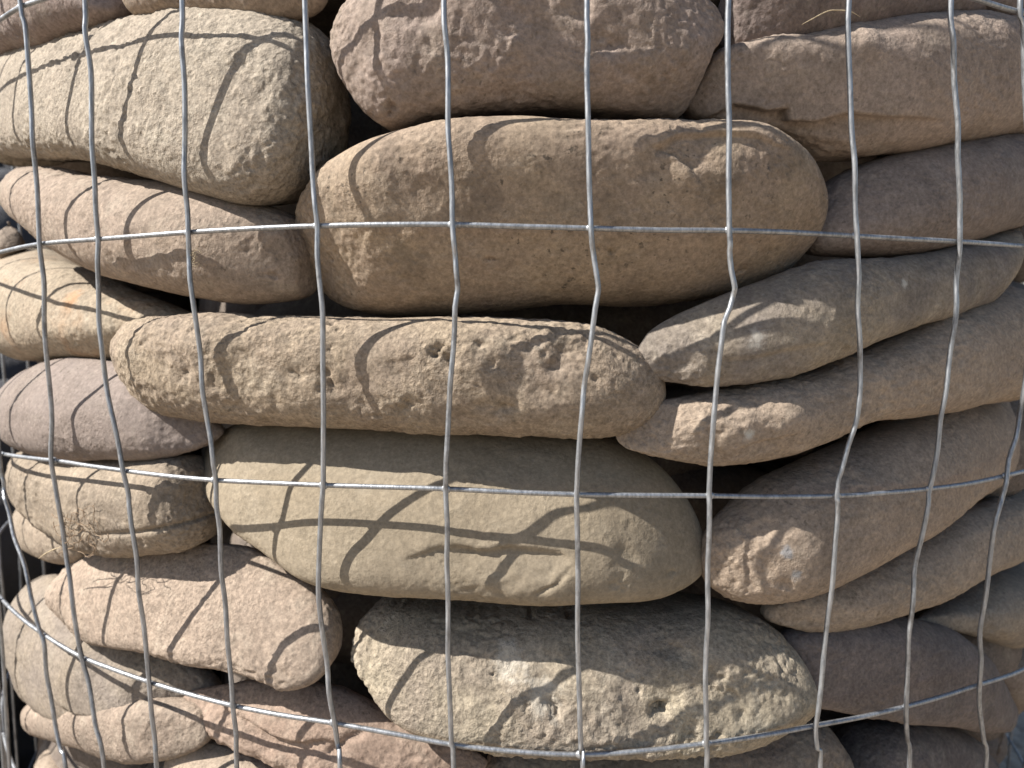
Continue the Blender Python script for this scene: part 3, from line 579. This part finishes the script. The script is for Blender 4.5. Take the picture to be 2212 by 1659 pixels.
# stains and mineral patches that belong to one stone: picture point, radius in px, colour, strength
MARKS = {
 3: [((1663, 370), 20, (0.05, 0.05, 0.05), 0.9), ((1050, 430), 110, (0.10, 0.08, 0.065), 0.45), ((870, 560), 90, (0.10, 0.08, 0.06), 0.4)],
 8: [((1640, 735), 48, (0.50, 0.48, 0.43), 0.5), ((1960, 610), 26, (0.55, 0.52, 0.45), 0.6)],
 9: [((1625, 945), 34, (0.50, 0.50, 0.46), 0.6)],
 10: [((1690, 1190), 32, (0.22, 0.23, 0.245), 0.7), ((1715, 1245), 26, (0.19, 0.20, 0.21), 0.7)],
 16: [((1095, 1425), 90, (0.56, 0.53, 0.47), 0.35), ((1180, 1510), 80, (0.56, 0.53, 0.46), 0.3)],
 2: [((150, 640), 60, (0.36, 0.20, 0.10), 0.5)],
}
def add_mark(ob, px, rad, col, strength):
    me = ob.data; V = np.empty(len(me.vertices)*3, np.float32); me.vertices.foreach_get('co', V); V = V.reshape(-1, 3)
    a = ob.rotation_euler[2]; M3 = np.array([[math.cos(a), -math.sin(a), 0], [math.sin(a), math.cos(a), 0], [0, 0, 1]])
    q = (V @ M3.T + np.array(ob.location) - CAM) @ CM
    d = np.hypot(W0/2 + F_PX*q[:, 0]/q[:, 1] - px[0], H0/2 - F_PX*q[:, 2]/q[:, 1] - px[1])
    near = np.where(d < d.min() + 6)[0]; k = near[q[near, 1].argmin()]
    nt_ = me.materials[0].node_tree; N = nt_.nodes; L = nt_.links; b = N['Principled BSDF']; src = b.inputs['Base Color'].links[0].from_socket
    co = N.new('ShaderNodeTexCoord'); vd = N.new('ShaderNodeVectorMath'); vd.operation = 'DISTANCE'; vd.inputs[1].default_value = V[k]
    L.new(co.outputs['Object'], vd.inputs[0])
    nz = N.new('ShaderNodeTexNoise'); nz.inputs['Scale'].default_value = 150; nz.inputs['Detail'].default_value = 6; nz.inputs['Roughness'].default_value = 0.7
    L.new(co.outputs['Object'], nz.inputs['Vector'])
    r_m = rad*q[k, 1]/F_PX
    mr = N.new('ShaderNodeMapRange'); mr.inputs['From Min'].default_value = 0; mr.inputs['From Max'].default_value = r_m; mr.inputs['To Min'].default_value = 0.30; mr.inputs['To Max'].default_value = -0.25
    L.new(vd.outputs['Value'], mr.inputs['Value'])
    ad = N.new('ShaderNodeMath'); ad.operation = 'ADD'; L.new(mr.outputs[0], ad.inputs[0]); L.new(nz.outputs['Fac'], ad.inputs[1])
    m2 = N.new('ShaderNodeMapRange'); m2.inputs['From Min'].default_value = 0.50; m2.inputs['From Max'].default_value = 0.68; m2.inputs['To Max'].default_value = strength
    L.new(ad.outputs[0], m2.inputs['Value'])
    mx = N.new('ShaderNodeMix'); mx.data_type = 'RGBA'; L.new(m2.outputs[0], mx.inputs[0]); L.new(src, mx.inputs[6]); mx.inputs[7].default_value = (*col, 1)
    L.new(mx.outputs[2], b.inputs['Base Color'])

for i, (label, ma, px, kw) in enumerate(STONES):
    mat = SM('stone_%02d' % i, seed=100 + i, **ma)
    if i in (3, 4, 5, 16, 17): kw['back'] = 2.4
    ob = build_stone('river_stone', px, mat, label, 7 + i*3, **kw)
    for mk in MARKS.get(i, ()): add_mark(ob, *mk)

# ------------------------------------------------------------------ the rest of the filling, seen in the gaps and coloured dark to deepen their shade
def blob(rs, c, size, nu=14, nv=16):
    th = (np.arange(nu) + 0.5)/nu*math.pi; ps = np.linspace(0, 2*math.pi, nv, endpoint=False)
    S = np.stack([np.cos(th)[:, None] + 0*ps, np.sin(th)[:, None]*np.cos(ps), np.sin(th)[:, None]*np.sin(ps)], -1).reshape(-1, 3)
    S = np.vstack([S, [1, 0, 0], [-1, 0, 0]])
    S = np.sign(S)*np.abs(S)**0.85
    S = S*(1 + 0.10*fbm(S*1.3 + rs.uniform(0, 50, 3), 3, 2))[:, None]
    ang = math.atan2(c[0], -c[1]); tl = rs.normal(0, 0.15)
    Rz = rotm(0, ang, tl)
    return (S*size) @ Rz.T + c, nu, nv
def join_blobs(name, items):
    Vs, fs, k = [], [], 0
    for V, nu, nv in items:
        i = np.arange(nu - 1)[:, None]; j = np.arange(nv)[None, :]; j2 = (j + 1) % nv
        q = np.stack([i*nv + j, i*nv + j2, (i+1)*nv + j2, (i+1)*nv + j], -1).reshape(-1, 4) + k
        fs += q.tolist()
        for jj in range(nv):
            fs.append((k + nu*nv, k + (jj + 1) % nv, k + jj)); fs.append((k + nu*nv + 1, k + (nu-1)*nv + jj, k + (nu-1)*nv + (jj+1) % nv))
        Vs.append(V); k += len(V)
    me = bpy.data.meshes.new(name); me.from_pydata(np.vstack(Vs).tolist(), [], fs)
    me.polygons.foreach_set('use_smooth', np.ones(len(me.polygons), bool)); me.update(); return me
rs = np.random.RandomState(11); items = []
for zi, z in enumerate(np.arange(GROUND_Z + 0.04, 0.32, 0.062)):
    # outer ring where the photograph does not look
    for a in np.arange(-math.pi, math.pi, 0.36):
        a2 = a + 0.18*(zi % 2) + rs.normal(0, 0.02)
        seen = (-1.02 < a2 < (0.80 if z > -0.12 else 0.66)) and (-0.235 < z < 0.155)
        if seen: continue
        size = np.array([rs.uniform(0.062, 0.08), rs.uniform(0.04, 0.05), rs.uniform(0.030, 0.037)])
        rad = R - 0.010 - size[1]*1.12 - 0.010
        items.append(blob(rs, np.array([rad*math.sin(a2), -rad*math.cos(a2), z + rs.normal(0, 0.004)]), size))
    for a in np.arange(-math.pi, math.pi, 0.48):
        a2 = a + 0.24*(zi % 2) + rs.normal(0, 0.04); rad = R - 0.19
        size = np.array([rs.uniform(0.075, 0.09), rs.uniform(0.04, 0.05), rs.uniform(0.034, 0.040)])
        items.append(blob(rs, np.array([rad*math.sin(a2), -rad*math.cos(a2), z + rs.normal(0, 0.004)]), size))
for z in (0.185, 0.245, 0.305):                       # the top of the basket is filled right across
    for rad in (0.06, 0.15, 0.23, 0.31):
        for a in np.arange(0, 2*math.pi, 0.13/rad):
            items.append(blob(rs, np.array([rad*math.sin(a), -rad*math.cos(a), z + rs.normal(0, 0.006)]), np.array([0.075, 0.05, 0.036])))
fill = link('stone_filling', join_blobs('stone_filling', items), SM('stone_filling', (0.21, 0.17, 0.14), (0.17, 0.14, 0.12), 77)); fill['kind'] = 'stuff'  # colour darker than the front stones, adds painted shade to the gaps
fill['label'] = 'deeper stones of the basket filling, coloured darker to deepen the shade in the gaps'; fill['category'] = 'stones'

# ------------------------------------------------------------------ dark rubble behind the basket at lower left
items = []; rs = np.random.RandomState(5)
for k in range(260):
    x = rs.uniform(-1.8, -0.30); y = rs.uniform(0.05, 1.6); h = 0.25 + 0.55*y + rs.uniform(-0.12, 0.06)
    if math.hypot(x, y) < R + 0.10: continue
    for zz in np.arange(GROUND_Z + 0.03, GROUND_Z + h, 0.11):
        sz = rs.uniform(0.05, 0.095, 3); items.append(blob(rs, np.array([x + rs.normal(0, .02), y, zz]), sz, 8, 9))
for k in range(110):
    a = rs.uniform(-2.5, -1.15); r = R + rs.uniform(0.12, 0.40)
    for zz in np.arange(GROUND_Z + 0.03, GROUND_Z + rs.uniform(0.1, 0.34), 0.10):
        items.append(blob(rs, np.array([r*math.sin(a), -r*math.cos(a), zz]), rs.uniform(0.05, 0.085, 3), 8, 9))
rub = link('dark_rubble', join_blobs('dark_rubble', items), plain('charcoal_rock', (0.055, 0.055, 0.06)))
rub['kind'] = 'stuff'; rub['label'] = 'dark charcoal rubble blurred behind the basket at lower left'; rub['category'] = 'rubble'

# ------------------------------------------------------------------ dry fibres caught on the stones and wires
straw = plain('dry_straw', (0.42, 0.34, 0.22)); root_m = plain('dry_root', (0.24, 0.17, 0.11))
def strand(px, rad, out=0.0):
    """a thread through picture points, lying just outside the basket radius given"""
    P = on_cylinder(px, R - out); return smooth_line(P, 0.0015)
def thread(name, px, mat, width, label, cat, out=0.0, parent=None):
    P = strand(px, width, out); n = len(P); tp = np.clip(np.minimum(np.arange(n), np.arange(n)[::-1])/8.0 + 0.35, 0, 1)
    o = link(name, tube(name, P, width, 6, taper=tp), mat, parent)
    if parent is None: tag(o, label, cat)
    return o
thread('grass_stem', rp(3, [(840, 150), (905, 115), (960, 85), (1010, 65), (1060, 63), (1110, 66), (1150, 75), (1195, 102)]), straw, 0.00022, 'thin curved dry grass stem behind a wire at upper right', 'grass', 0.004)
thread('grass_stem', rp(7, [(235, 382), (280, 350), (330, 325), (372, 310)]), straw, 0.00030, 'short pale straw sticking out beside a wire at lower left', 'grass', -0.001)
tuft = bpy.data.objects.new('root_tuft', None); COL.objects.link(tuft)
tuft.location = on_cylinder(rp(7, [(470, 250)]), R - 0.004)[0]; tag(tuft, 'tangle of fine dry roots on the cracked layered stone at left', 'roots')
rs = np.random.RandomState(21)
def tuft_thread(x, y, n, l, curl):
    a = rs.uniform(0, 6.28); pts = [(x, y)]
    for k in range(n):
        a += rs.normal(0, curl); pts.append((pts[-1][0] + l*math.cos(a), pts[-1][1] + l*math.sin(a)))
    P = strand(rp(7, pts), 0, rs.uniform(-0.001, 0.004)); nn = len(P)
    me = tube('root_strand', P - np.array(tuft.location), rs.uniform(0.00012, 0.00022), 5); link('root_strand', me, root_m, tuft)
for k in range(26): tuft_thread(rs.uniform(400, 600), rs.uniform(90, 300), rs.randint(4, 9), rs.uniform(16, 30), 0.55)
for k in range(3): tuft_thread(rs.uniform(420, 480), rs.uniform(300, 370), rs.randint(4, 8), rs.uniform(12, 22), 0.8)
lint = bpy.data.objects.new('fibre_wisp', None); COL.objects.link(lint)
lint.location = on_cylinder(rp(1, [(1190, 1570)]), R)[0]; tag(lint, 'pale fuzzy wisp of fibre caught on a wire over the tapered brown stone', 'fibre')
for k in range(18):
    a = rs.uniform(-0.6, 0.9); x, y = 1155 + rs.uniform(-10, 15), rs.uniform(1520, 1620); pts = [(x, y)]
    for j in range(4):
        a += rs.normal(0, 0.6); pts.append((pts[-1][0] + 18*math.cos(a), pts[-1][1] + 18*math.sin(a)))
    P = strand(rp(1, pts), 0, rs.uniform(-0.001, 0.003)) - np.array(lint.location)
    link('fibre', tube('fibre', P, 0.00009, 5), straw, lint)
